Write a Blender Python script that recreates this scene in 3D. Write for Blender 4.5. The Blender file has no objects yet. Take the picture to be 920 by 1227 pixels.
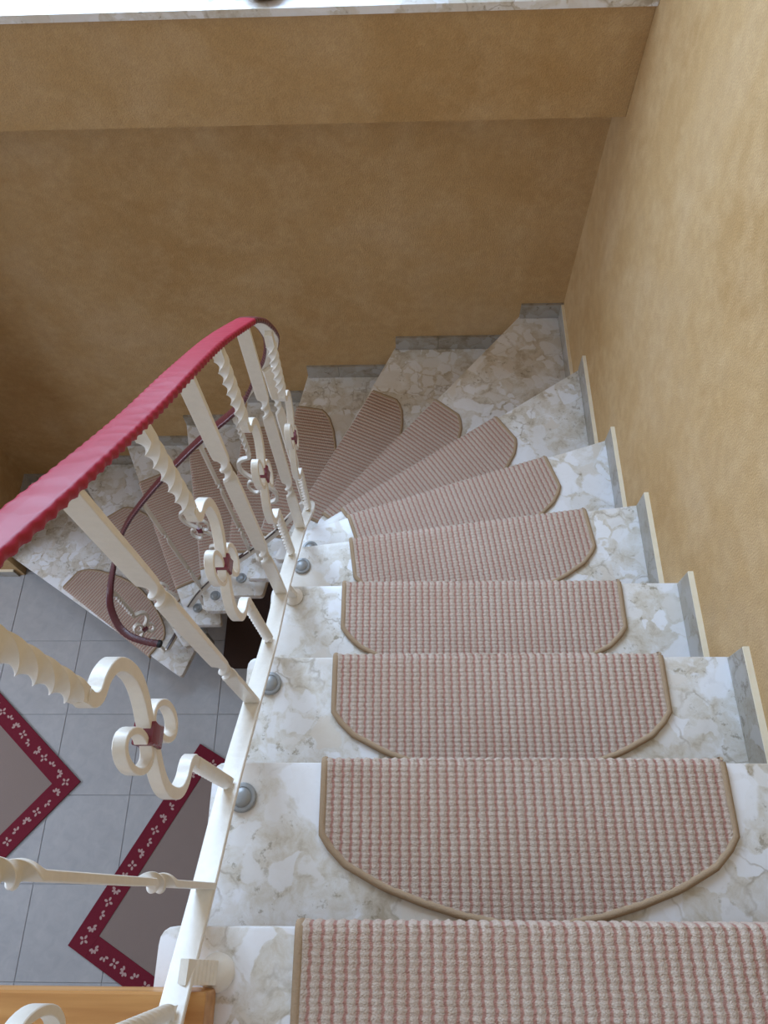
import bpy, bmesh, math, random
from mathutils import Vector, Matrix, noise
random.seed(4)
S = bpy.context.scene
C = S.collection
PI = math.pi
ZO = 3.983                       # the ground floor is z = 0; everything below is written relative to eye height

# ------------------------------------------------------------------ camera, world, light, exposure
RT = Vector((.99996, .0063, -.0302)); FW = Vector((-.0295, .4563, -.8893))
F_PX = 904.3
FW.normalize(); RT = (RT - FW*RT.dot(FW)).normalized(); UP = RT.cross(FW)
cam = bpy.data.objects.new('camera', bpy.data.cameras.new('camera')); C.objects.link(cam)
cam.data.sensor_fit = 'VERTICAL'; cam.data.sensor_height = 24.0
cam.data.lens = 24.0*F_PX/1227.0
cam.data.clip_start = .02
cam.matrix_world = Matrix.Translation((0, 0, ZO)) @ Matrix((RT, UP, -FW)).transposed().to_4x4()
S.camera = cam
S.view_settings.view_transform = 'Standard'; S.view_settings.look = 'None'
S.view_settings.gamma = 1.0; S.view_settings.use_curve_mapping = False
S.view_settings.exposure = 0.0
w = bpy.data.worlds.new('world'); S.world = w; w.use_nodes = True
w.node_tree.nodes['Background'].inputs[0].default_value = (.72, .83, 1, 1)
w.node_tree.nodes['Background'].inputs[1].default_value = 1.0
S.cycles.max_bounces = 10; S.cycles.diffuse_bounces = 6

def area(name, loc, rot, sx, sy, power, col):
    l = bpy.data.lights.new(name, 'AREA'); l.shape = 'RECTANGLE'; l.size = sx; l.size_y = sy
    l.energy = power; l.color = col
    o = bpy.data.objects.new(name, l); C.objects.link(o); o.location = (loc[0], loc[1], loc[2]+ZO); o.rotation_euler = rot
    return o
# daylight through the back window; the landing and hall sources are added
area('daylight_back_window', (-1.0, 2.36, -.08), (-PI/2+.25, 0, 0), 1.9, 1.5, 122, (.53, .73, 1))
area('added_landing_fill', (-2.30, -.9, .35), (0, -PI/2, 0), 1.3, 1.6, 17, (.68, .82, 1))  # unseen window made up as fill from the landing side
area('added_hall_daylight', (-4.03, .5, -2.5), (0, -PI/2, 0), 1.3, 1.7, 60, (.66, .79, 1))  # unseen window made up to light the hall floor

# ------------------------------------------------------------------ node helpers and materials
class N:
    def __init__(s, name):
        s.m = bpy.data.materials.new(name); s.m.use_nodes = True; s.t = s.m.node_tree
        s.b = s.t.nodes['Principled BSDF']; s.tc = s.t.nodes.new('ShaderNodeTexCoord')
    def n(s, kind, **kw):
        x = s.t.nodes.new('ShaderNode'+kind)
        for k, v in kw.items(): setattr(x, k, v)
        return x
    def l(s, a, b): s.t.links.new(a, b)
    def noise(s, scale, detail=4, rough=.55, vec=None, dist=0):
        x = s.n('TexNoise'); x.inputs['Scale'].default_value = scale; x.inputs['Detail'].default_value = detail
        x.inputs['Roughness'].default_value = rough; x.inputs['Distortion'].default_value = dist
        s.l(vec or s.tc.outputs['Object'], x.inputs['Vector']); return x.outputs['Fac']
    def ramp(s, fac, *stops):
        r = s.n('ValToRGB'); e = r.color_ramp.elements
        while len(e) < len(stops): e.new(.5)
        for i, (p, c) in enumerate(stops):
            e[i].position = p; e[i].color = tuple(c)+(1,) if len(c) == 3 else c
        s.l(fac, r.inputs[0]); return r.outputs[0]
    def mix(s, fac, a, b, mode='MIX'):
        x = s.n('Mix', data_type='RGBA', blend_type=mode)
        for sock, v in ((x.inputs[0], fac), (x.inputs[6], a), (x.inputs[7], b)):
            if isinstance(v, (int, float)): sock.default_value = v
            elif isinstance(v, tuple): sock.default_value = v+(1,)
            else: s.l(v, sock)
        return x.outputs[2]
    def math(s, op, a, b=0, c=0):
        x = s.n('Math', operation=op)
        for sock, v in zip(x.inputs, (a, b, c)):
            if isinstance(v, (int, float)): sock.default_value = v
            else: s.l(v, sock)
        return x.outputs[0]
    def bump(s, h, dist, strength=1):
        x = s.n('Bump'); x.inputs['Distance'].default_value = dist; x.inputs['Strength'].default_value = strength
        s.l(h, x.inputs['Height']); s.l(x.outputs[0], s.b.inputs['Normal'])
    def fin(s, col, rough=.5, metal=0, spec=.5):
        if isinstance(col, tuple): s.b.inputs['Base Color'].default_value = col+(1,)
        else: s.l(col, s.b.inputs['Base Color'])
        if isinstance(rough, (int, float)): s.b.inputs['Roughness'].default_value = rough
        else: s.l(rough, s.b.inputs['Roughness'])
        s.b.inputs['Metallic'].default_value = metal; s.b.inputs['Specular IOR Level'].default_value = spec
        return s.m

def plaster(name, a, b, c):
    k = N(name)
    n1 = k.noise(1.7, 6, .6, dist=.4); n2 = k.noise(7, 5, .65); n3 = k.noise(260, 2, .5); n4 = k.noise(28, 4, .6)
    col = k.ramp(n1, (.34, a), (.52, b), (.68, c))
    col = k.mix(k.ramp(n2, (.45, (0, 0, 0)), (.75, (.5, .5, .5))), col, (c[0]*1.12, c[1]*1.17, c[2]*1.25))
    col = k.mix(.22, col, k.ramp(n3, (.35, (.30, .26, .20)), (.65, (.62, .56, .46))), 'OVERLAY')
    col = k.mix(.10, col, k.ramp(n4, (.35, (.3, .3, .3)), (.65, (.7, .7, .7))), 'OVERLAY')
    k.bump(k.math('ADD', n3, k.math('MULTIPLY', n2, 1.5)), .0016)
    return k.fin(col, .78, 0, .25)
M = {}
M['plaster'] = plaster('ochre_sponged_plaster', (.44, .272, .115), (.50, .330, .158), (.53, .37, .205))
M['ceiling'] = N('white_ceiling').fin((.75, .72, .66), .9)

def marble(name, dark=(1.0, 1.0, 1.0)):
    k = N(name)
    d = k.n('VectorMath', operation='ADD'); nz = k.n('TexNoise'); nz.inputs['Scale'].default_value = 16; nz.inputs['Detail'].default_value = 6
    k.l(k.tc.outputs['Object'], nz.inputs['Vector'])
    sc = k.n('VectorMath', operation='SCALE'); sc.inputs['Scale'].default_value = .075; k.l(nz.outputs['Color'], sc.inputs[0])
    k.l(k.tc.outputs['Object'], d.inputs[0]); k.l(sc.outputs[0], d.inputs[1]); v = d.outputs[0]
    def clast(scale, thr):
        vo = k.n('TexVoronoi', feature='F1'); vo.inputs['Scale'].default_value = scale; k.l(v, vo.inputs['Vector'])
        ve = k.n('TexVoronoi', feature='DISTANCE_TO_EDGE'); ve.inputs['Scale'].default_value = scale; k.l(v, ve.inputs['Vector'])
        sp_ = k.n('SeparateColor'); k.l(vo.outputs['Color'], sp_.inputs[0])
        on = k.math('MULTIPLY', k.math('GREATER_THAN', sp_.outputs[0], thr), k.ramp(ve.outputs['Distance'], (.06, (0, 0, 0)), (.11, (1, 1, 1))))
        return on, sp_.outputs[1], ve.outputs['Distance']
    # cream ground with beige clouds and dark olive specks
    cl = k.ramp(k.noise(13, 7, .68, v), (.32, (.46, .39, .30)), (.43, (.64, .59, .51)), (.54, (.75, .73, .70)), (.66, (.84, .84, .85)))
    speck = k.math('MULTIPLY', k.ramp(k.noise(46, 5, .7), (.57, (0, 0, 0)), (.64, (1, 1, 1))), k.ramp(k.noise(7, 3), (.42, (0, 0, 0)), (.56, (1, 1, 1))))
    cl = k.mix(k.math('MULTIPLY', speck, .7), cl, (.27, .22, .14))
    # pale angular clasts, large and small
    for scale_, thr_ in ((19, .52), (9, .66)):
        on, tone_, dist_ = clast(scale_, thr_)
        cl = k.mix(k.math('MULTIPLY', on, .82), cl, k.ramp(tone_, (0, (.72, .66, .58)), (.35, (.80, .79, .79)), (.7, (.88, .89, .93))))
    ve = k.n('TexVoronoi', feature='DISTANCE_TO_EDGE'); ve.inputs['Scale'].default_value = 9; k.l(v, ve.inputs['Vector'])
    vein = k.math('MULTIPLY', k.ramp(ve.outputs['Distance'], (0, (1, 1, 1)), (.03, (0, 0, 0))), k.ramp(k.noise(6, 4), (.50, (0, 0, 0)), (.60, (1, 1, 1))))
    cl = k.mix(k.math('MULTIPLY', vein, .6), cl, (.33, .27, .19))
    cl = k.mix(1, cl, dark, 'MULTIPLY')
    return k.fin(cl, .32, 0, .5)
M['marble'] = marble('breccia_marble')
M['skirt'] = marble('grey_skirting_stone', (.47, .44, .395))
k = N('cream_skirting_edge'); M['skirt_top'] = k.fin(k.mix(k.noise(50), (.80, .70, .50), (.86, .78, .62)), .6)

def paint(name, col, rough=.35):
    k = N(name); n1 = k.noise(90, 3)
    k.bump(n1, .0006)
    return k.fin(k.mix(k.ramp(n1, (.35, (0, 0, 0)), (.7, (1, 1, 1))), tuple(x*.95 for x in col), col), rough)
M['iron'] = paint('cream_white_iron', (.84, .80, .73))
M['iron_brown'] = paint('brown_iron', (.06, .035, .03))
M['collar'] = paint('burgundy_collar', (.20, .03, .05), .25)
k = N('red_plastic_handrail'); n1 = k.noise(60, 4); n2 = k.n('TexVoronoi', feature='F1'); n2.inputs['Scale'].default_value = 38
k.l(k.tc.outputs['Object'], n2.inputs['Vector'])
k.bump(k.ramp(n2.outputs['Distance'], (.1, (0, 0, 0)), (.7, (1, 1, 1))), .0012, .5)
M['rail'] = k.fin(k.mix(n1, (.29, .010, .028), (.36, .020, .045)), .42, 0, .22)
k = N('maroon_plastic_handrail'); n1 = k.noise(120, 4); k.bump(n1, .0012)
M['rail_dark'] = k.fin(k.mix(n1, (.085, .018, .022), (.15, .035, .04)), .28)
k = N('matt_grey_cap'); M['cap'] = k.fin((.34, .36, .375), .38, .2)
M['cap_ring'] = N('cap_ring').fin((.18, .19, .21), .4, .4)
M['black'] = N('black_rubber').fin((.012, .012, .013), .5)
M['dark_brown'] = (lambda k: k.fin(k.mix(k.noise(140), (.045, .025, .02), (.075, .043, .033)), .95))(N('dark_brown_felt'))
k = N('grey_floor_tile'); a = k.noise(2.3, 6, .6); b = k.noise(17, 6, .6, dist=.8)
col = k.ramp(a, (.3, (.37, .37, .385)), (.7, (.46, .455, .465))); col = k.mix(.35, col, k.ramp(b, (.3, (.33, .33, .345)), (.7, (.52, .51, .50))))
M['tile'] = k.fin(col, .34)
M['grout'] = N('grout').fin((.40, .40, .41), .9)
k = N('oak_board'); wv = k.n('TexNoise'); mp = k.n('Mapping'); mp.inputs['Scale'].default_value = (2.2, 34, 34)
k.l(k.tc.outputs['Object'], mp.inputs[0]); k.l(mp.outputs[0], wv.inputs['Vector']); wv.inputs['Scale'].default_value = 1.6; wv.inputs['Detail'].default_value = 6
M['wood'] = k.fin(k.ramp(wv.outputs['Fac'], (.3, (.40, .17, .045)), (.55, (.52, .25, .075)), (.75, (.60, .32, .11))), .38)

# woven stair mat: local x runs along the nosing, local y over the depth
k = N('woven_mat'); sp = k.n('SeparateXYZ'); k.l(k.tc.outputs['Object'], sp.inputs[0])
jn = k.math('MULTIPLY', k.math('SUBTRACT', k.noise(300, 2), .5), 1.6)
px = k.math('ADD', k.math('MULTIPLY', sp.outputs[0], 2*PI/.0155), jn)
py = k.math('ADD', k.math('MULTIPLY', sp.outputs[1], 2*PI/.0085), jn)
cx = k.math('COSINE', px); cy = k.math('COSINE', py)
zig = k.math('COSINE', k.math('ADD', px, k.math('MULTIPLY', k.math('SINE', k.math('MULTIPLY', py, .5)), .28)))
tone = k.ramp(k.noise(7, 4, .6), (.3, (.54, .405, .325)), (.7, (.61, .505, .43)))
tone = k.mix(.35, tone, k.ramp(k.noise(420, 2), (.3, (.34, .26, .19)), (.7, (.70, .62, .53))))
yarn = k.ramp(zig, (.30, (0, 0, 0)), (.90, (1, 1, 1)))
c1 = k.mix(k.math('MULTIPLY', k.ramp(cy, (.45, (0, 0, 0)), (1, (1, 1, 1))), .22), tone, (.44, .28, .23))
c1 = k.mix(k.math('MULTIPLY', yarn, .85), c1, (.40, .185, .15))
k.bump(k.math('ADD', k.math('MULTIPLY', cy, -.16), k.noise(500, 2)), .0022)
M['mat'] = k.fin(c1, .96, 0, .1)
k = N('mat_binding'); k.bump(k.noise(600, 2), .001); M['binding'] = k.fin(k.mix(k.noise(300), (.36, .25, .16), (.44, .32, .21)), .9, 0, .15)
k = N('rug_centre'); k.bump(k.noise(500, 2), .002); M['rug'] = k.fin(k.mix(k.noise(350, 3), (.235, .175, .155), (.33, .26, .23)), .97, 0, .1)
k = N('rug_border'); k.bump(k.noise(500, 2), .002); M['rug_red'] = k.fin(k.mix(k.noise(200, 3), (.15, .012, .025), (.20, .02, .038)), .9, 0, .2)
M['rug_flower'] = N('rug_flower').fin((.46, .30, .28), .95)
M['terracotta'] = (lambda k: k.fin(k.mix(k.noise(40), (.13, .045, .02), (.22, .09, .045)), .5))(N('brown_glaze'))
M['white'] = N('white_pebble').fin((.75, .74, .72), .5)
M['frame'] = N('white_window_frame').fin((.8, .8, .78), .4)

# ------------------------------------------------------------------ mesh helpers
def link(name, bm, mat, parent=None, smooth=None, loc=None, mats=None):
    bmesh.ops.recalc_face_normals(bm, faces=bm.faces)
    me = bpy.data.meshes.new(name); bm.to_mesh(me); bm.free()
    for m_ in (mats or [mat]): me.materials.append(m_)
    if smooth is not None:
        for p in me.polygons: p.use_smooth = True
        me.set_sharp_from_angle(angle=math.radians(smooth))
    o = bpy.data.objects.new(name, me); C.objects.link(o)
    if loc: o.location = loc
    if parent: o.parent = parent
    return o
def tag(o, label=None, cat=None, group=None, kind=None):
    for a_, v in (('label', label), ('category', cat), ('group', group), ('kind', kind)):
        if v: o[a_] = v
    return o
def empty(name, loc=(0, 0, 0)):
    o = bpy.data.objects.new(name, None); o.empty_display_size = .1; C.objects.link(o); o.location = loc; return o
def box(bm, x0, x1, y0, y1, z0, z1, bev=0):
    r = bmesh.ops.create_cube(bm, size=1, matrix=Matrix.Translation(((x0+x1)/2, (y0+y1)/2, (z0+z1)/2)) @ Matrix.Diagonal((x1-x0, y1-y0, z1-z0, 1)))
    if bev:
        es = {e for v in r['verts'] for e in v.link_edges}
        bmesh.ops.bevel(bm, geom=list(es), offset=bev, segments=2, affect='EDGES', profile=.6)
def boxo(name, mat, *a, parent=None, bev=0, loc=None):
    bm = bmesh.new(); box(bm, *a, bev=bev); return link(name, bm, mat, parent, loc=loc)
def prism(bm, poly, z0, z1, bev=.004, segs=2):
    vs = [bm.verts.new((p[0], p[1], z0)) for p in poly]
    f = bm.faces.new(vs); f.normal_update()
    if f.normal.z > 0: f.normal_flip()
    r = bmesh.ops.extrude_face_region(bm, geom=[f])
    tv = [v for v in r['geom'] if isinstance(v, bmesh.types.BMVert)]
    for v in tv: v.co.z = z1
    tf = [g for g in r['geom'] if isinstance(g, bmesh.types.BMFace)][0]
    if bev:
        es = list(tf.edges) + list(f.edges)
        bmesh.ops.bevel(bm, geom=es, offset=bev, segments=segs, affect='EDGES', profile=.6)
def round_poly(poly, rs):
    out = []; n = len(poly)
    for i, p in enumerate(poly):
        r = rs[i] if isinstance(rs, (list, tuple)) else rs
        p = Vector(p); a = (Vector(poly[i-1])-p); b = (Vector(poly[(i+1) % n])-p)
        if r <= 0: out.append(p); continue
        la, lb = a.length, b.length; r = min(r, la*.45, lb*.45); a.normalize(); b.normalize()
        A, B = p+a*r, p+b*r
        for t in (0, .25, .5, .75, 1): out.append((1-t)**2*A + 2*t*(1-t)*p + t*t*B)
    return out
def catmull(pts, step):
    P = [Vector(p) for p in pts]; P = [P[0]*2-P[1]] + P + [P[-1]*2-P[-2]]; out = []
    for i in range(1, len(P)-2):
        a, b, c, d = P[i-1:i+3]; n = max(1, int((c-b).length/step))
        for j in range(n):
            t = j/n
            out.append(.5*((2*b)+(c-a)*t+(2*a-5*b+4*c-d)*t*t+(3*b-a-3*c+d)*t**3))
    out.append(P[-2]); return out
def sweep(bm, pts, side, sec, caps=True):
    """pts: 3-D points; side: fixed vector or f(i, T) giving the section's x axis; sec: list or f(i) of (a, b)."""
    rings = []; n = len(pts)
    for i, p in enumerate(pts):
        T = (pts[min(i+1, n-1)]-pts[max(i-1, 0)]).normalized()
        s = side(i, T) if callable(side) else Vector(side)
        s = (s-T*s.dot(T)).normalized(); u = T.cross(s)
        q = sec(i) if callable(sec) else sec
        rings.append([bm.verts.new(p+s*a_+u*b_) for a_, b_ in q])
    for A, B in zip(rings, rings[1:]):
        m = len(A)
        for j in range(m): bm.faces.new((A[j], A[(j+1) % m], B[(j+1) % m], B[j]))
    if caps: bm.faces.new(rings[0][::-1]); bm.faces.new(rings[-1])
def rot(sec, th):
    c, s = math.cos(th), math.sin(th); return [(a*c-b*s, a*s+b*c) for a, b in sec]
def rect(a, b, ch=0):
    if not ch: return [(-a, -b), (a, -b), (a, b), (-a, b)]
    return [(-a+ch, -b), (a-ch, -b), (a, -b+ch), (a, b-ch), (a-ch, b), (-a+ch, b), (-a, b-ch), (-a, -b+ch)]
def circ(r, n=16): return [(r*math.cos(2*PI*i/n), r*math.sin(2*PI*i/n)) for i in range(n)]
def lathe(bm, prof, c, n=24, axis=Vector((0, 0, 1))):
    q = Vector((0, 0, 1)).rotation_difference(axis); rings = []
    for r, h in prof:
        rings.append([bm.verts.new(Vector(c)+q @ Vector((r*math.cos(2*PI*i/n), r*math.sin(2*PI*i/n), h))) for i in range(n)])
    for A, B in zip(rings, rings[1:]):
        for j in range(n): bm.faces.new((A[j], A[(j+1) % n], B[(j+1) % n], B[j]))
    bm.faces.new(rings[0][::-1]); bm.faces.new(rings[-1])

# ------------------------------------------------------------------ measures
H, R, G, Y0 = 1.1121, .1914, .2347, -.033
XW, YB, XL = .650, 2.172, -2.205          # right wall, back wall, left wall
XI, YI = -.325, 1.155                     # inner edges of the two flights
ZF = -(H+15*R)                            # ground floor
ZC = 1.45                                 # ceiling
def zk(i): return -(H+i*R)

# ------------------------------------------------------------------ the room
def struct(o): o['kind'] = 'structure'; return o
T = .12
struct(boxo('wall_right', M['plaster'], XW, XW+T, -2.6, YB+T, ZF-.1, ZC))
WX0, WX1, WZ0, WZ1 = -1.95, -.02, -1.0, .65
bm = bmesh.new()
box(bm, -4.1, XW, YB, YB+T, ZF-.1, WZ0); box(bm, -4.1, XW, YB, YB+T, WZ1, ZC)
box(bm, -4.1, WX0, YB, YB+T, WZ0, WZ1); box(bm, WX1, XW, YB, YB+T, WZ0, WZ1)
struct(link('wall_back', bm, M['plaster']))
# the wall is thicker below the upper window: a plastered box under the marble sill
struct(boxo('trim_1', M['plaster'], XL, XW, 2.036, YB, -1.455, -1.142, bev=.002))
win = struct(empty('window_1', (0, 0, 0)))
for a_ in ((WX0, WX1, WZ0, WZ0+.06), (WX0, WX1, WZ1-.06, WZ1), (WX0, WX0+.06, WZ0+.06, WZ1-.06), (WX1-.06, WX1, WZ0+.06, WZ1-.06), (-1.0, -.94, WZ0+.06, WZ1-.06)):
    boxo('window_frame', M['frame'], a_[0], a_[1], YB+.03, YB+.09, a_[2], a_[3], parent=win, bev=.005)
bm = bmesh.new()
box(bm, XL-T, XL, 1.655, YB, ZF-.1, ZC); box(bm, -4.1, XL-T, 1.655, 1.655+T, ZF-.1, -.95)
struct(link('wall_left', bm, M['plaster']))
bm = bmesh.new()
box(bm, XL-T, XL, -2.6, 1.655, -1.1, -.45); box(bm, XL-T, XL, -2.6, 1.655, 1.15, ZC)
box(bm, XL-T, XL, -2.6, -1.55, -.45, 1.15); box(bm, XL-T, XL, -.25, 1.655, -.45, 1.15)
struct(link('wall_left_upper', bm, M['plaster']))
bm = bmesh.new()
HX = -3.9
box(bm, HX-T, HX, -2.6, 1.655, ZF-.1, -3.15); box(bm, HX-T, HX, -2.6, 1.655, -1.85, -.95)
box(bm, HX-T, HX, -2.6, -.35, -3.15, -1.85); box(bm, HX-T, HX, 1.35, 1.655, -3.15, -1.85)
struct(link('wall_hall', bm, M['plaster']))
struct(boxo('wall_front', M['plaster'], -4.1, XW, -2.6-T, -2.6, ZF-.1, ZC))
struct(boxo('ceiling', M['ceiling'], -4.1, XW+T, -2.7, YB+T, ZC, ZC+.1))
struct(boxo('ceiling_hall', M['ceiling'], HX, XL, -2.6, 1.655, -1.1, -1.0))

# floor of the hall, tile by tile
fl = struct(empty('floor'))
gx = boxo('grout_bed', M['grout'], HX, XW, -2.6, YB, ZF-.08, ZF-.004, parent=fl)
tile_me = None
TS = .3985
for i in range(-6, 7):
    for j in range(-9, 3):
        x = -1.80+.402*i; y = 1.261+.402*j
        if x < HX or x+TS > XW+.05 or y < -2.5: continue
        if tile_me is None:
            bm = bmesh.new(); prism(bm, [(0, 0), (TS, 0), (TS, TS), (0, TS)], -.008, 0, .0015, 1)
            o = link('tile', bm, M['tile'], fl, loc=(x, y, ZF)); tile_me = o.data
        else:
            o = bpy.data.objects.new('tile', tile_me); C.objects.link(o); o.parent = fl; o.location = (x, y, ZF)
    
# baseboard of the hall wall, left
bb = struct(empty('baseboard_left'))
for i in range(4):
    x1 = XL-.03-.4*i
    boxo('skirting_tile', M['skirt'], x1-.398, x1, 1.643, 1.655, ZF, ZF+.075, parent=bb)
    boxo('skirting_edge', M['skirt_top'], x1-.398, x1, 1.641, 1.655, ZF+.075, ZF+.082, parent=bb)

# upper landing behind the viewer, its oak edge board to the left of the flight
ZL = -(H-R)
land = struct(boxo('landing', M['marble'], XL, XW, -2.6, -.30, ZL-.22, ZL, bev=.004))
board = tag(boxo('edge_board', M['wood'], XL, -.243, -.30, -.100, zk(0)+.001, zk(0)+.058, bev=.003),
            'orange-brown wooden board edging the landing at the bottom left, under the railing', 'board')

# ------------------------------------------------------------------ staircase
# nosing line of every tread: inner end, outer end (plan)
nos = {-1: ((XI-.005, Y0-G), (XW, Y0-G)), 0: ((XI, Y0), (XW, Y0)), 1: ((XI, Y0+G), (XW, Y0+G)), 2: ((XI, Y0+2*G), (XW, Y0+2*G)),
       3: ((XI, Y0+3*G-.004), (XW, Y0+3*G)), 4: ((XI, .853), (XW, .980)), 5: ((XI, .995), (XW, 1.317)), 6: ((XI, 1.095), (XW, 1.750)),
       7: ((XI, 1.222), (.478, YB)), 8: ((-.515, YI), (-.045, YB)), 9: ((-.655, YI), (-.455, YB)), 10: ((-.782, YI), (-.776, YB)),
       11: ((-.918, YI), (-1.128, YB)), 12: ((-1.038, YI), (-1.505, YB)), 13: ((-1.105, 1.10), (-1.882, YB)), 14: ((-1.159, 1.003), (XL, 1.690))}
def isect(p, d, q, e):
    det = d.x*e.y-d.y*e.x; t = ((q.x-p.x)*e.y-(q.y-p.y)*e.x)/det; return p+d*t
def off_back(i, d_):
    """nosing line i shifted uphill by d_, again ending on the boundaries"""
    a, b = Vector(nos[i][0]), Vector(nos[i][1]); d = (b-a).normalized(); up_ = Vector((d.y, -d.x))
    return a+up_*d_, d
OV = .035
def tread_poly(i):
    a, b = Vector(nos[i][0]), Vector(nos[i][1])
    p, d = off_back(i-1, OV) if i-1 in nos else (Vector((XI, Y0-2*G)), Vector((1, 0)))
    wall_r = lambda: isect(p, d, Vector((XW, 0)), Vector((0, 1)))
    wall_b = lambda: isect(p, d, Vector((0, YB)), Vector((1, 0)))
    in_x = lambda: isect(p, d, Vector((XI, 0)), Vector((0, 1)))
    in_y = lambda: isect(p, d, Vector((0, YI)), Vector((1, 0)))
    if i == -1: a.x = -.235
    if i == -1: return [a, b, wall_r(), Vector((-.235, wall_r().y))]
    if i <= 6: return [a, b, wall_r(), in_x()]
    if i == 7: return [a, b, Vector((XW, YB)), wall_r(), in_x()]
    if i == 8: return [a, b, wall_b(), in_x(), Vector((XI, 1.18)), Vector((XI-.05, YI))]
    if i == 13: return [a, b, wall_b(), in_y()]
    if i == 14: return [a, b, Vector((XL, YB)), wall_b(), in_y()]
    return [a, b, wall_b(), in_y()]
stairs = tag(empty('staircase', (0, 0, 0)), 'winding marble staircase turning left down to the grey tiled hall', 'staircase')
caps_at = {0: (-.262, .0), 1: (-.271, .146), 2: (-.275, .382), 4: (-.283, .800), 5: (-.29, .940), 10: (-.718, 1.235), 11: (-.875, 1.228), 12: (-1.005, 1.238), 13: (-1.02, 1.185), 9: (-.60, 1.225), 6: (-.29, 1.05), 14: (-1.12, 1.13)}
for i in range(-1, 15):
    poly = tread_poly(i)
    rs = [.022] + [0]*(len(poly)-2) + [.015]
    if i == 8: rs = [.03, 0, 0, 0, .02, .03]
    if i == 14: rs[1] = 0
    bm = bmesh.new(); prism(bm, round_poly(poly, rs), zk(i)-.04, zk(i), .004, 2)
    tr = link('tread', bm, M['marble'], stairs, smooth=35)
    if i in caps_at and i not in (0, 6, 9, 14):
        bm = bmesh.new(); c = Vector((*caps_at[i], zk(i)))
        lathe(bm, [(.0225, -.001), (.0235, .003), (.021, .007), (.0165, .008), (.016, .0065), (.013, .0095), (.007, .0115), (.002, .012)], c, 28)
        bc = link('bolt_cap', bm, M['cap'], tr, smooth=40)
    # bolt between this tread and the next one down
    if 0 < i < 14:
        c2 = caps_at.get(i) or (XI+.05, (nos[i][0][1]))
        bm = bmesh.new(); lathe(bm, [(.014, 0), (.014, R-.041)], Vector((c2[0], c2[1] if i < 7 else c2[1], zk(i+1)+.0005)), 14)
        if i not in (3, 6, 7, 8, 9): link('bolt', bm, M['cap'], tr, smooth=40)
        else: bm.free()

# stone skirting on both walls, one piece per tread
sr = struct(empty('baseboard_right')); sb = struct(empty('baseboard_back'))
SH, ST = .075, .012
def skirt_x(i, ya, yb, parent):
    z = zk(i)
    boxo('skirting_stone', M['skirt'], XW-ST, XW, ya, yb, z+.0005, z+SH, parent=parent, bev=.001)
    boxo('skirting_edge', M['skirt_top'], XW-ST+.0005, XW, ya+.001, yb, z+SH, z+SH+.0045, parent=parent)
for i in range(-1, 7):
    ya = (nos[i-1][1][1] if i-1 in nos else -.6)-.0; yb = nos[i][1][1]
    skirt_x(i, ya, yb-.004, sr)
skirt_x(7, nos[6][1][1], YB-ST, sr)
def skirt_y(i, xa, xb):
    z = zk(i); cut = [xa, xb]
    if xb-xa > .36: cut = [xa, xa+(xb-xa)*.36, xb]
    for a_, b_ in zip(cut, cut[1:]):
        boxo('skirting_stone', M['skirt'], a_+.0006, b_-.0006, YB-ST, YB, z+.0005, z+SH, parent=sb, bev=.001)
        boxo('skirting_edge', M['skirt'], a_+.0006, b_-.0006, YB-ST+.001, YB, z+SH, z+SH+.003, parent=sb)
skirt_y(7, .478, XW)
for i in range(8, 14): skirt_y(i, nos[i][1][0]+.004, nos[i-1][1][0])
skirt_y(14, XL, nos[13][1][0])
sl = struct(empty('baseboard_stair_left'))
boxo('skirting_stone', M['skirt'], XL, XL+ST, 1.70, YB-ST, zk(14)+.0005, zk(14)+SH, parent=sl, bev=.001)

# ------------------------------------------------------------------ stair mats
MW, MD = .65, .237
OUT = [(0, .110), (.012, .128), (.04, .155), (.10, .186), (.16, .207), (.22, .224), (.28, .234), (.325, .237)]
def half_moon(x):
    d = MW/2-abs(x)
    for (a, p), (b, q) in zip(OUT, OUT[1:]):
        if d <= b: return p+(q-p)*(d-a)/(b-a)
    return MD
mat_pos = {0: ((-.142, Y0), (1, 0)), 1: ((-.138, Y0+G), (1, 0)), 2: ((-.145, Y0+2*G), (1, 0)), 3: ((-.149, Y0+3*G), (1, 0)),
           4: ((-.152, .876), (.64, .086)), 5: ((-.176, 1.046), (.61, .201)), 6: ((-.216, 1.170), (.548, .370)), 7: ((-.300, 1.252), (.434, .512)),
           8: ((-.427, 1.355), (.263, .528)), 9: ((-.605, 1.355), (.110, .605)), 10: ((-.782, 1.360), (.005, .640)),
           11: ((-.952, 1.362), (-.130, .620)), 12: ((-1.118, 1.342), (-.260, .560)), 13: ((-1.245, 1.290), (-.380, .530)), 14: ((-1.340, 1.120), (-.545, .390))}
mat_lab = {0: 'rose-striped half-moon mat on the highest step, cut off by the bottom edge of the photo',
           1: 'whole wide half-moon mat just below the cut-off one, second highest on the stairs',
           2: 'half-moon mat third from the top of the stairs, beside the second grey bolt cap',
           3: 'straight half-moon mat fourth from the top, last before the steps begin to turn',
           4: 'first slightly turned stair mat, level with the paired grey bolt caps',
           5: 'second turned stair mat, its right end tilted up towards the right wall',
           6: 'third turned stair mat, tilted about thirty degrees up towards the corner',
           7: 'fourth turned mat, pointing diagonally at the corner of the two walls',
           8: 'fifth turned mat, pointing steeply at the back wall, right of the railing bend',
           9: 'sixth turned mat, standing nearly upright in the photo just right of the railing bend',
           10: 'mat on the back flight partly hidden by the scroll baluster at the railing bend',
           11: 'mat on the lower flight crossed by a thin flat baluster, under the maroon handrail',
           12: 'mat on the lower flight below the maroon handrail, third from the bottom step',
           13: 'mat on the second lowest step, in the shade behind the wide flat baluster',
           14: 'stair mat on the lowest step, inside the curled end of the maroon handrail'}
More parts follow.
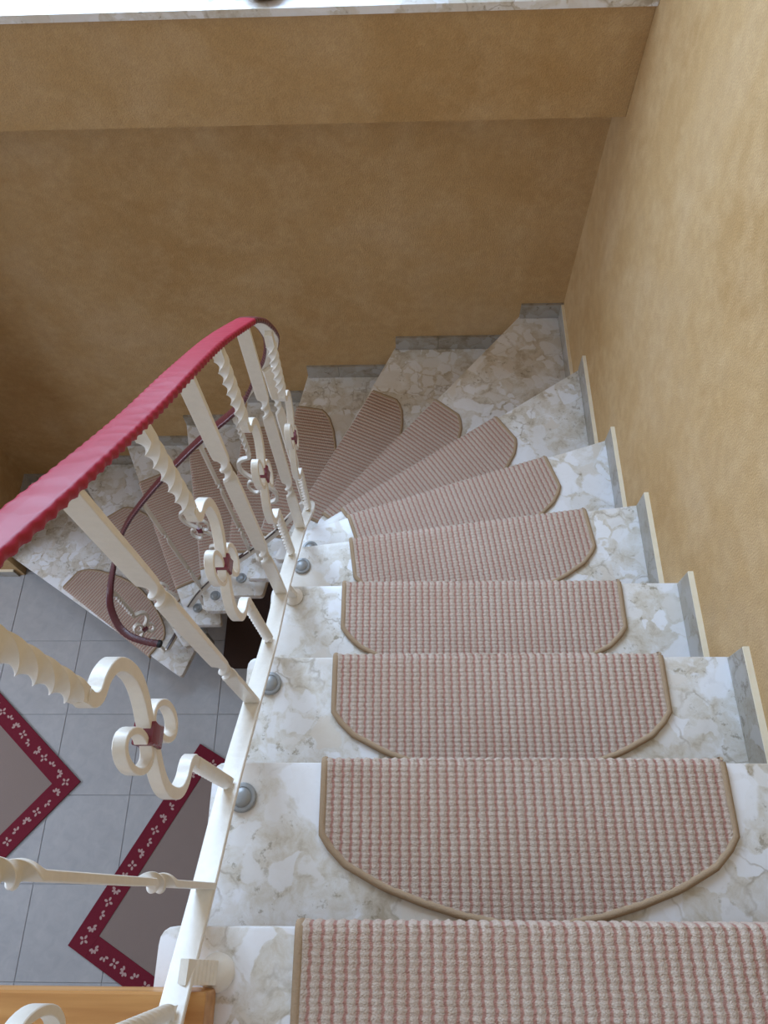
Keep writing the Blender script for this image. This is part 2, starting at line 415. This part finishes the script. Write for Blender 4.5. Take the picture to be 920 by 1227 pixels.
def edge_fn(i, org, ang):
    """distance behind the nosing at which the next higher nosing runs, along local x"""
    if i-1 not in nos: return lambda x: 9
    a, b = Vector(nos[i-1][0]), Vector(nos[i-1][1]); d = (b-a)
    ux_ = Vector((math.cos(ang), math.sin(ang))); up_ = Vector((ux_.y, -ux_.x))
    def fn(x):
        p = Vector(org)+ux_*(x+MW/2)
        return (isect(p, up_, a, d)-p).dot(up_)
    return fn
for i in range(0, 15):
    (ox, oy), (dx, dy) = mat_pos[i]; ang = math.atan2(dy, dx)
    cx0, cy0 = ox+math.cos(ang)*MW/2, oy+math.sin(ang)*MW/2
    ef = edge_fn(i, (ox, oy), ang)
    # local frame: x along the nosing, y uphill is NEGATIVE local y -> build with y = -depth
    def D(x): return max(.03, min(half_moon(x), ef(x)+OV-.006))
    n = 294; xs = [-MW/2+MW*j/n for j in range(n+1)]; th = .0065
    fr = [(.0085, -.034), (.0085, -.012), (.0075, -.003), (.004, .0055)]            # (forward, up) over the nosing
    rows = 12
    bm = bmesh.new(); top = []; bot = []
    for x in xs:
        rib = .0011*math.cos(2*PI*(x+.0)/.0155)
        rag = .0009*math.sin(x*900+i)+.0006*math.sin(x*2111)
        c_, b_ = [], []
        for f_, u_ in fr:
            c_.append(bm.verts.new((x, f_-rib+rag*.3, u_-rib*.6))); b_.append(bm.verts.new((x, f_-.0065, min(u_, -.0005) if f_ > .006 else .0005)))
        dd = D(x)-.004
        for r_ in range(rows):
            t = (r_+.6)/(rows-.4); y = -dd*t
            wob = .0004*math.sin(y*740+i)
            c_.append(bm.verts.new((x, y, th-rib+wob))); b_.append(bm.verts.new((x, y, .0005)))
        top.append(c_); bot.append(b_)
    m_ = len(top[0])
    for A, B, sgn in [(top[j], top[j+1], 1) for j in range(n)] + [(bot[j], bot[j+1], -1) for j in range(n)]:
        for r_ in range(m_-1): bm.faces.new((A[r_], B[r_], B[r_+1], A[r_+1]) if sgn > 0 else (A[r_+1], B[r_+1], B[r_], A[r_]))
    for j in range(n):
        bm.faces.new((top[j][0], bot[j][0], bot[j+1][0], top[j+1][0])); bm.faces.new((top[j][-1], top[j+1][-1], bot[j+1][-1], bot[j][-1]))
    for j in (0, n):
        for r_ in range(m_-1): bm.faces.new((top[j][r_], top[j][r_+1], bot[j][r_+1], bot[j][r_]))
    root = link('stair_mat', bm, M['mat'], None, smooth=60)
    root.location = (cx0, cy0, zk(i)); root.rotation_euler = (0, 0, ang)
    tag(root, mat_lab[i], 'mat', 'stair mats')
    # bound edge
    path = [Vector((-MW/2, .006, -.026)), Vector((-MW/2, .006, -.002)), Vector((-MW/2, 0, .004))]
    path += [Vector((-MW/2, -D(-MW/2)*t, .005)) for t in (.15, .35, .6, .85)]
    path += [Vector((x, -D(x), .005)) for x in xs[::6]]
    path += [Vector((MW/2, -D(MW/2)*t, .005)) for t in (.85, .6, .35, .15)]
    path += [Vector((MW/2, 0, .004)), Vector((MW/2, .006, -.002)), Vector((MW/2, .006, -.026))]
    bm = bmesh.new(); cc = [(a_*1.1, b_*.8) for a_, b_ in circ(.0055, 8)]
    sweep(bm, path, lambda i_, T_: Vector((0, 0, 1)).cross(T_) if abs(T_.z) < .6 else Vector((1, 0, 0)), cc)
    link('edge_binding', bm, M['binding'], root, smooth=50)

# ------------------------------------------------------------------ railing
rail = tag(empty('stair_railing', (0, 0, 0)), 'cream wrought-iron stair railing with twisted scroll balusters and a red handrail', 'railing')
iron = M['iron']
AX_OUT_U = Vector((1, 0, 0)); AX_IN_U = Vector((0, 1, 0))
def sm(t): t = max(0, min(1, t)); return t*t*(3-2*t)
def flat_baluster(base, top, out, name='baluster', s=1.0, hw=.0130, ht=.0040):
    base, top = Vector(base), Vector(top)+Vector((0, 0, .012)); L = (top-base).length; out = Vector(out)
    hs = []; h = 0
    while h < L:
        k1 = .155 < h < .255; k2 = .485 < h < .585
        hs.append(h); h += .0022 if (k1 or k2) else .02
    hs.append(L)
    def th(h): return 2*PI*(sm((h-.165)/.078)+sm((h-.495)/.078))
    pts = [base.lerp(top, h/L) for h in hs]
    def sec(i):
        h = hs[i]; q_ = max(math.exp(-((h-.204)/.03)**2), math.exp(-((h-.534)/.03)**2))
        return rot(rect(hw*s*(1-.30*q_), ht*s, .0008), th(h))
    bm = bmesh.new(); sweep(bm, pts, out, sec)
    return link(name, bm, iron, rail, smooth=42)
S_CURVE = [(0, -.178), (.001, -.165), (-.006, -.152), (-.026, -.143), (-.041, -.125), (-.046, -.098), (-.043, -.068), (-.030, -.040), (-.010, -.014),
           (.010, .014), (.030, .040), (.043, .068), (.046, .098), (.041, .125), (.026, .143), (.006, .152), (-.001, .165), (0, .178)]
def scroll_baluster(base, top, out, along, s=1.0, mid=.385, fine=.017):
    base, top = Vector(base), Vector(top)+Vector((0, 0, .012)); L = (top-base).length; out, along = Vector(out), Vector(along)
    ax = (top-base).normalized()
    along = (along-ax*along.dot(ax)).normalized()
    P = lambda u, h: base+ax*h+along*u
    h1, h2 = mid-.178, mid+.178
    sec0 = rect(.0078*s, .0068*s, .0008)
    # lower screw
    bm = bmesh.new(); n = int(h1/.0026); tw = round(h1/(fine*4)*4)*PI/2
    def sq(r, t_): # four-cornered star
        q = []
        for j in range(8):
            rr = r*(1.38 if j % 2 == 0 else .78); a_ = PI/4+j*PI/4+t_; q.append((rr*math.cos(a_), rr*math.sin(a_)))
        return q
    hs = [h1*j/n for j in range(n+1)]
    sweep(bm, [P(0, h) for h in hs], out, lambda i: sq(.0074*s, tw*max(0, min(1, (hs[i]-.012)/(h1-.02)))))
    link('baluster_foot', bm, iron, rail, smooth=50)
    # scroll part
    pts = catmull([P(u, mid+h) for u, h in S_CURVE], .004)
    bm = bmesh.new(); sweep(bm, pts, out, sec0)
    sc_ = link('baluster_scroll', bm, iron, rail, smooth=42)
    for sg in (1, -1):
        q = []
        for d in range(-30, -405, -12):
            f = 1.0 if d > -290 else 1-.45*((-290-d)/140)
            a_ = math.radians(d)
            u = -.0205+.0200*f*math.cos(a_)+.004*(1-f); h = .034+.040*f*math.sin(a_)
            q.append(P(sg*u, mid+sg*h))
        bm = bmesh.new(); sweep(bm, catmull(q, .004), out, lambda i: rect(.0070*s, .0038*s, .0008))
        link('volute', bm, iron, sc_, smooth=42)
    bm = bmesh.new(); c0, c1 = P(0, mid-.017), P(0, mid+.017)
    sweep(bm, [c0, c0.lerp(c1, .12), c0.lerp(c1, .5), c0.lerp(c1, .88), c1], out, lambda i: rect((.0105, .0120, .0110, .0120, .0105)[i]*s, (.0110, .0122, .0114, .0122, .0110)[i]*s, .0015))
    link('collar', bm, M['collar'], sc_, smooth=30)
    # upper screw
    H2 = L-h2; n = int(H2/.003); hs2 = [h2+H2*j/n for j in range(n+1)]; tw2 = round((H2-.03)/.030)*PI/2
    bm = bmesh.new()
    sweep(bm, [P(0, h) for h in hs2], out, lambda i: sq(.0088*s*(.85+.15*sm((hs2[i]-h2)/.02)), tw2*max(0, min(1, (hs2[i]-h2-.012)/(H2-.045)))))
    link('baluster_twist', bm, iron, rail, smooth=50)
X_, Y_ = (1, 0, 0), (0, 1, 0)
upper = [('A', (-.272, -.116, -1.015), (-.288, -.116, -.245)), ('B', (-.268, .014, -1.103), (-.284, .014, -.333)), ('A', (-.270, .153, -1.190), (-.276, .150, -.424)),
         ('B', (-.270, .304, -1.305), (-.275, .292, -.537)), ('A', (-.272, .453, -1.432), (-.285, .448, -.666)), ('B', (-.275, .595, -1.540), (-.281, .590, -.774)),
         ('A', (-.280, .748, -1.680), (-.290, .755, -.912)), ('B', (-.285, .887, -1.816), (-.290, .906, -1.040)), ('A', (-.286, 1.012, -1.955), (-.277, 1.020, -1.200))]
for ty, b_, t_ in upper:
    if ty == 'A': scroll_baluster(b_, t_, X_, Y_)
    else: flat_baluster(b_, t_, X_)
flat_baluster((-.325, 1.145, -2.150), (-.336, 1.150, -1.482), (.8, .6, 0))
lower = [('A', (-.495, 1.25, -2.592), (-.500, 1.255, -1.825)), ('B', (-.633, 1.25, -2.777), (-.645, 1.262, -1.99)), ('A', (-.785, 1.25, -2.965), (-.795, 1.262, -2.185)),
         ('B', (-.932, 1.25, -3.189), (-.955, 1.272, -2.40)), ('A', (-1.110, 1.245, -3.56), (-1.125, 1.245, -2.73))]
for ty, b_, t_ in lower:
    if ty == 'A': scroll_baluster(b_, t_, Y_, (-1, 0, 0), .86)
    else: flat_baluster(b_, t_, Y_, s=.86)
scroll_baluster((-1.262, 1.140, -3.785), (-1.264, 1.168, -3.010), (-.7, .7, 0), (.7, .7, 0), 1.15, mid=.34)

# bottom bar the balusters are welded to
def flatbar(name, pts, hw, ht, mat, side=None, parent=rail, step=.012):
    p = catmull(pts, step); bm = bmesh.new()
    sweep(bm, p, side or (lambda i, T_: T_.cross(Vector((0, 0, 1)))), rect(hw, ht, .0012)); return link(name, bm, mat, parent, smooth=40)
flatbar('bottom_bar', [(-.273, -.30, -.90), (-.273, -.118, -1.022), (-.272, .014, -1.110), (-.271, .153, -1.197), (-.270, .304, -1.312), (-.272, .453, -1.439), (-.275, .595, -1.547),
                       (-.280, .748, -1.687), (-.285, .887, -1.823), (-.286, 1.012, -1.962)], .0155, .005, iron)
tw = catmull([(-.286, 1.000, -1.950), (-.296, 1.075, -2.045), (-.325, 1.145, -2.160), (-.370, 1.205, -2.315), (-.430, 1.240, -2.465), (-.500, 1.25, -2.600)], .008); nt = len(tw)
bm = bmesh.new(); sweep(bm, tw, lambda i, T_: T_.cross(Vector((0, 0, 1))), lambda i: rot(rect(.0165-.003*i/nt, .005-.001*i/nt, .001), PI/2*sm(i/nt)))
link('bottom_bar_bend', bm, iron, rail, smooth=40)
flatbar('bottom_bar', [(-.50, 1.25, -2.600), (-.633, 1.25, -2.784), (-.785, 1.25, -2.972), (-.932, 1.25, -3.196), (-1.04, 1.25, -3.40), (-1.118, 1.245, -3.57), (-1.17, 1.19, -3.66), (-1.225, 1.128, -3.72)], .0045, .0155, iron)
flatbar('bottom_bar_edge', [(-.37, 1.207, -2.290), (-.43, 1.241, -2.446), (-.50, 1.25, -2.581), (-.633, 1.25, -2.765), (-.785, 1.25, -2.953), (-.932, 1.25, -3.177), (-1.04, 1.25, -3.381), (-1.118, 1.245, -3.551), (-1.17, 1.19, -3.641), (-1.225, 1.128, -3.701)], .0068, .0035, M['iron_brown'])

# brackets with rosettes that tie the bar to the treads
def bracket(bar, foot, r=.022):
    bar, foot = Vector(bar), Vector(foot); bm = bmesh.new()
    p = [bar, bar.lerp(foot, .5), foot+Vector((0, 0, .004))]
    sweep(bm, p, X_, rect(.011, .006, .001)); b = link('bracket', bm, iron, rail, smooth=40)
    bm = bmesh.new(); lathe(bm, [(r, 0), (r*1.02, .004), (r*.8, .008), (r*.45, .013), (r*.2, .015)], foot, 24); link('rosette', bm, iron, b, smooth=40)
bracket((-.277, .628, -1.575), (-.270, .640, zk(3)))
bracket((-.600, 1.25, -2.745), (-.600, 1.25, zk(9)))
bracket((-.965, 1.25, -3.25), (-.965, 1.25, zk(12)))
# bracket by the landing, with a grooved arm
bm = bmesh.new(); A_, B_ = Vector((-.268, -.078, -1.034)), Vector((-.244, -.084, zk(0)+.006))
pp = [A_.lerp(B_, j/26) for j in range(27)]
sweep(bm, pp, Y_, lambda i: rect(.0135, .0075 if (i % 3 == 1 and 4 < i < 23) else .0058, .0006)); b0 = link('bracket', bm, iron, rail, smooth=30)
bm = bmesh.new(); lathe(bm, [(.022, 0), (.0225, .004), (.019, .010), (.012, .016), (.004, .018)], (-.244, -.084, zk(0)), 24); link('rosette', bm, iron, b0, smooth=40)

# handrail: white flat bar under a plastic cover with crimped edges
hr_up = [(-.300, -.50, -.02), (-.300, -.30, -.125), (-.298, -.118, -.245), (-.294, .014, -.333), (-.286, .150, -.424), (-.278, .292, -.534), (-.283, .448, -.666), (-.283, .590, -.774), (-.290, .755, -.912), (-.289, .906, -1.045)]
hr_bend = [(-.289, .906, -1.045), (-.287, .952, -1.087), (-.284, 1.000, -1.147), (-.282, 1.038, -1.214), (-.288, 1.074, -1.290), (-.315, 1.120, -1.400), (-.356, 1.170, -1.512), (-.394, 1.218, -1.622), (-.445, 1.250, -1.740)]
hr_low = [(-.445, 1.250, -1.740), (-.50, 1.255, -1.818), (-.645, 1.262, -1.985), (-.80, 1.262, -2.180), (-.95, 1.262, -2.385), (-1.065, 1.258, -2.560), (-1.15, 1.245, -2.72), (-1.215, 1.222, -2.87), (-1.262, 1.175, -2.985), (-1.274, 1.115, -3.045),
          (-1.245, 1.045, -3.085), (-1.195, 1.000, -3.100), (-1.125, .975, -3.105), (-1.063, .963, -3.105)]
side_h = lambda i, T_: Vector((T_.y, -T_.x, 0)) if True else None
full = [p_+Vector((0, 0, .012)) for p_ in catmull(hr_up+hr_bend[1:]+hr_low[1:], .0045)]
i1 = min(range(len(full)), key=lambda j: (full[j]-Vector(hr_bend[0])).length)
i2 = min(range(len(full)), key=lambda j: (full[j]-Vector(hr_low[0])).length)
i1 -= 2
bm = bmesh.new(); sweep(bm, full[::2], side_h, rect(.0140, .0046, .001)); link('handrail_bar', bm, iron, rail, smooth=40)
hw_ = lambda j, sc: sc
def cover_pts(a, b): return full[a:b+1]
def cover(name, a, b, mat, scale):
    p = full[a:b+1]; n = len(p); dist = 0; ds = [0]
    for j in range(1, n): dist += (p[j]-p[j-1]).length; ds.append(dist)
    def sec(i):
        c = math.sin(2*PI*ds[i]/.019); s_ = scale(i/n)
        e = .0009*c
        pr = [(-.0160, -.0036), (-.0176-e, -.0030+e), (-.0188-e, .0008+e*1.2), (-.0184-e, .0045+e), (-.0165, .0068+e*.5), (-.0140, .0072), (-.008, .0080), (0, .0083), (.008, .0080), (.0140, .0072), (.0165, .0068-e*.5), (.0184+e, .0045-e), (.0188+e, .0008-e*1.2), (.0176+e, -.0030-e), (.0160, -.0036)]
        # T x s points down for this side vector on a downhill path: flip if needed
        return [(x*s_*1.0, y*FL) for x, y in pr]
    bm = bmesh.new(); sweep(bm, p, side_h, sec); return link(name, bm, mat, rail, smooth=55)
T0_ = (full[5]-full[4]).normalized(); s0_ = side_h(0, T0_); s0_ = (s0_-T0_*s0_.dot(T0_)).normalized(); FL = 1 if T0_.cross(s0_).z > 0 else -1
cover('handrail_cover', 0, i1+6, M['rail'], lambda t: 1.0)
lowc = tag(cover('handrail_cover', i1+4, len(full)-1, M['rail_dark'], lambda t: .93-.1*t), 'dark maroon cover of the lower handrail')
e0, e1 = full[-3], full[-1]
bm = bmesh.new(); sweep(bm, [e1, e1+(e1-e0).normalized()*.012, e1+(e1-e0).normalized()*.018], side_h, lambda i: [(x*(1, .98, .6)[i], y*(1, 1, .7)[i]+FL*.004) for x, y in rect(.0165, .008, .004)])
tag(link('end_cap', bm, M['black'], rail, smooth=50), 'black end cap')

# ------------------------------------------------------------------ rugs in the hall
def rug(name, c, ux_, uy_, lx, ly, label):
    """c: corner, ux_/uy_: unit directions of its two edges"""
    ux_, uy_ = Vector((*ux_, 0)).normalized(), Vector((*uy_, 0)); uy_ = (uy_-ux_*uy_.dot(ux_)).normalized()
    ang = math.atan2(ux_.y, ux_.x); sg = 1 if Vector((-ux_.y, ux_.x, 0)).dot(uy_) > 0 else -1
    bm = bmesh.new(); a_ = sorted((0, sg*ly)); box(bm, 0, lx, a_[0], a_[1], 0, .006, .002)
    o = link(name, bm, M['rug']); o.location = (c[0], c[1], ZF+.0005); o.rotation_euler = (0, 0, ang)
    tag(o, label, 'rug', 'burgundy-bordered rugs')
    bw = .102; bm = bmesh.new()
    for x0, x1, y0_, y1 in ((0, lx, 0, bw), (0, lx, ly-bw, ly), (0, bw, bw, ly-bw), (lx-bw, lx, bw, ly-bw)):
        q = sorted((sg*y0_, sg*y1)); box(bm, x0, x1, q[0], q[1], .001, .0085, .0012)
    bd = link('border', bm, M['rug_red'], o)
    # small flowers printed on the border, four kinds of petals
    bm = bmesh.new(); rnd = random.Random(3)
    spots = []
    t = .055
    while t < lx-.03: spots += [(t, bw*.5), (t, ly-bw*.5)]; t += .060
    t = .115
    while t < ly-.08: spots += [(bw*.5, t), (lx-bw*.5, t)]; t += .060
    for j, (x, y) in enumerate(spots):
        kind = j % 3; base_ = rnd.uniform(0, 6.28); y = y*sg
        for q in range((4, 3, 5)[kind]):
            an = base_+q*(PI/2, 1.0, .8)[kind]; r0 = (.0135, .015, .014)[kind]
            cxp, cyp = x+r0*math.cos(an), y+r0*math.sin(an)
            vs = []
            for w_ in range(7):
                b_ = w_*2*PI/7; ex, ey = .0092*math.cos(b_), .0058*math.sin(b_)
                vs.append(bm.verts.new((cxp+ex*math.cos(an)-ey*math.sin(an), cyp+ex*math.sin(an)+ey*math.cos(an), .0088)))
            bm.faces.new(vs)
    tag(link('flower_print', bm, M['rug_flower'], bd), 'small pale pink flowers', kind='stuff')
    return o
rug('rug', (-1.66, .52), (-.757, .653), (-.653, -.757), 1.35, .95, 'taupe rug with a burgundy flowered border at the left edge of the hall floor')
rug('rug', (-1.581, -.20), (.49, .872), (.872, -.49), 1.04, .72, 'taupe rug with a burgundy flowered border beside and below the upper flight')
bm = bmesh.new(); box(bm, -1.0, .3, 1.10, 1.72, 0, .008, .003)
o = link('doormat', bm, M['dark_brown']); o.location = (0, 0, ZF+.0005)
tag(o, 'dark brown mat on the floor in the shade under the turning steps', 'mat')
# black box under the lowest winding step by the wall
o = boxo('black_box', M['black'], -2.16, -1.90, 1.72, 2.10, 0, .125, bev=.02); o.location = (0, 0, ZF+.0005)
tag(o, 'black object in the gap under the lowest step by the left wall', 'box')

# ------------------------------------------------------------------ window sill and the little dish on it
bm = bmesh.new(); prism(bm, [(XL+.001, 2.022), (XW-.001, 2.022), (XW-.001, YB), (XL+.001, YB)], -1.140, -1.118, .003, 2)
tag(link('window_sill', bm, M['marble'], smooth=35), 'long white marble window sill running across the very top of the photo', 'window sill')
pc = Vector((-.352, 2.088, -1.1175))
bm = bmesh.new(); lathe(bm, [(.028, 0), (.046, .008), (.056, .028), (.058, .034), (.054, .034), (.048, .024), (.03, .012), (.002, .010)], pc, 32)
pot = tag(link('dish', bm, M['terracotta'], smooth=50), 'small round brown dish on the marble sill, cut off by the top edge', 'dish')
bm = bmesh.new(); rnd = random.Random(5)
for j in range(26):
    a_ = rnd.uniform(0, 2*PI); r_ = .034*math.sqrt(rnd.random())
    bmesh.ops.create_icosphere(bm, subdivisions=1, radius=rnd.uniform(.006, .009), matrix=Matrix.Translation(pc+Vector((r_*math.cos(a_), r_*math.sin(a_), .020+rnd.uniform(0, .006)))))
tag(link('white_filling', bm, M['white'], pot, smooth=60), 'white filling', kind='stuff')

# ------------------------------------------------------------------ lift everything so that the hall floor is z = 0
for o in S.objects:
    if o.parent is None and o.type not in ('CAMERA', 'LIGHT'): o.location.z += ZO
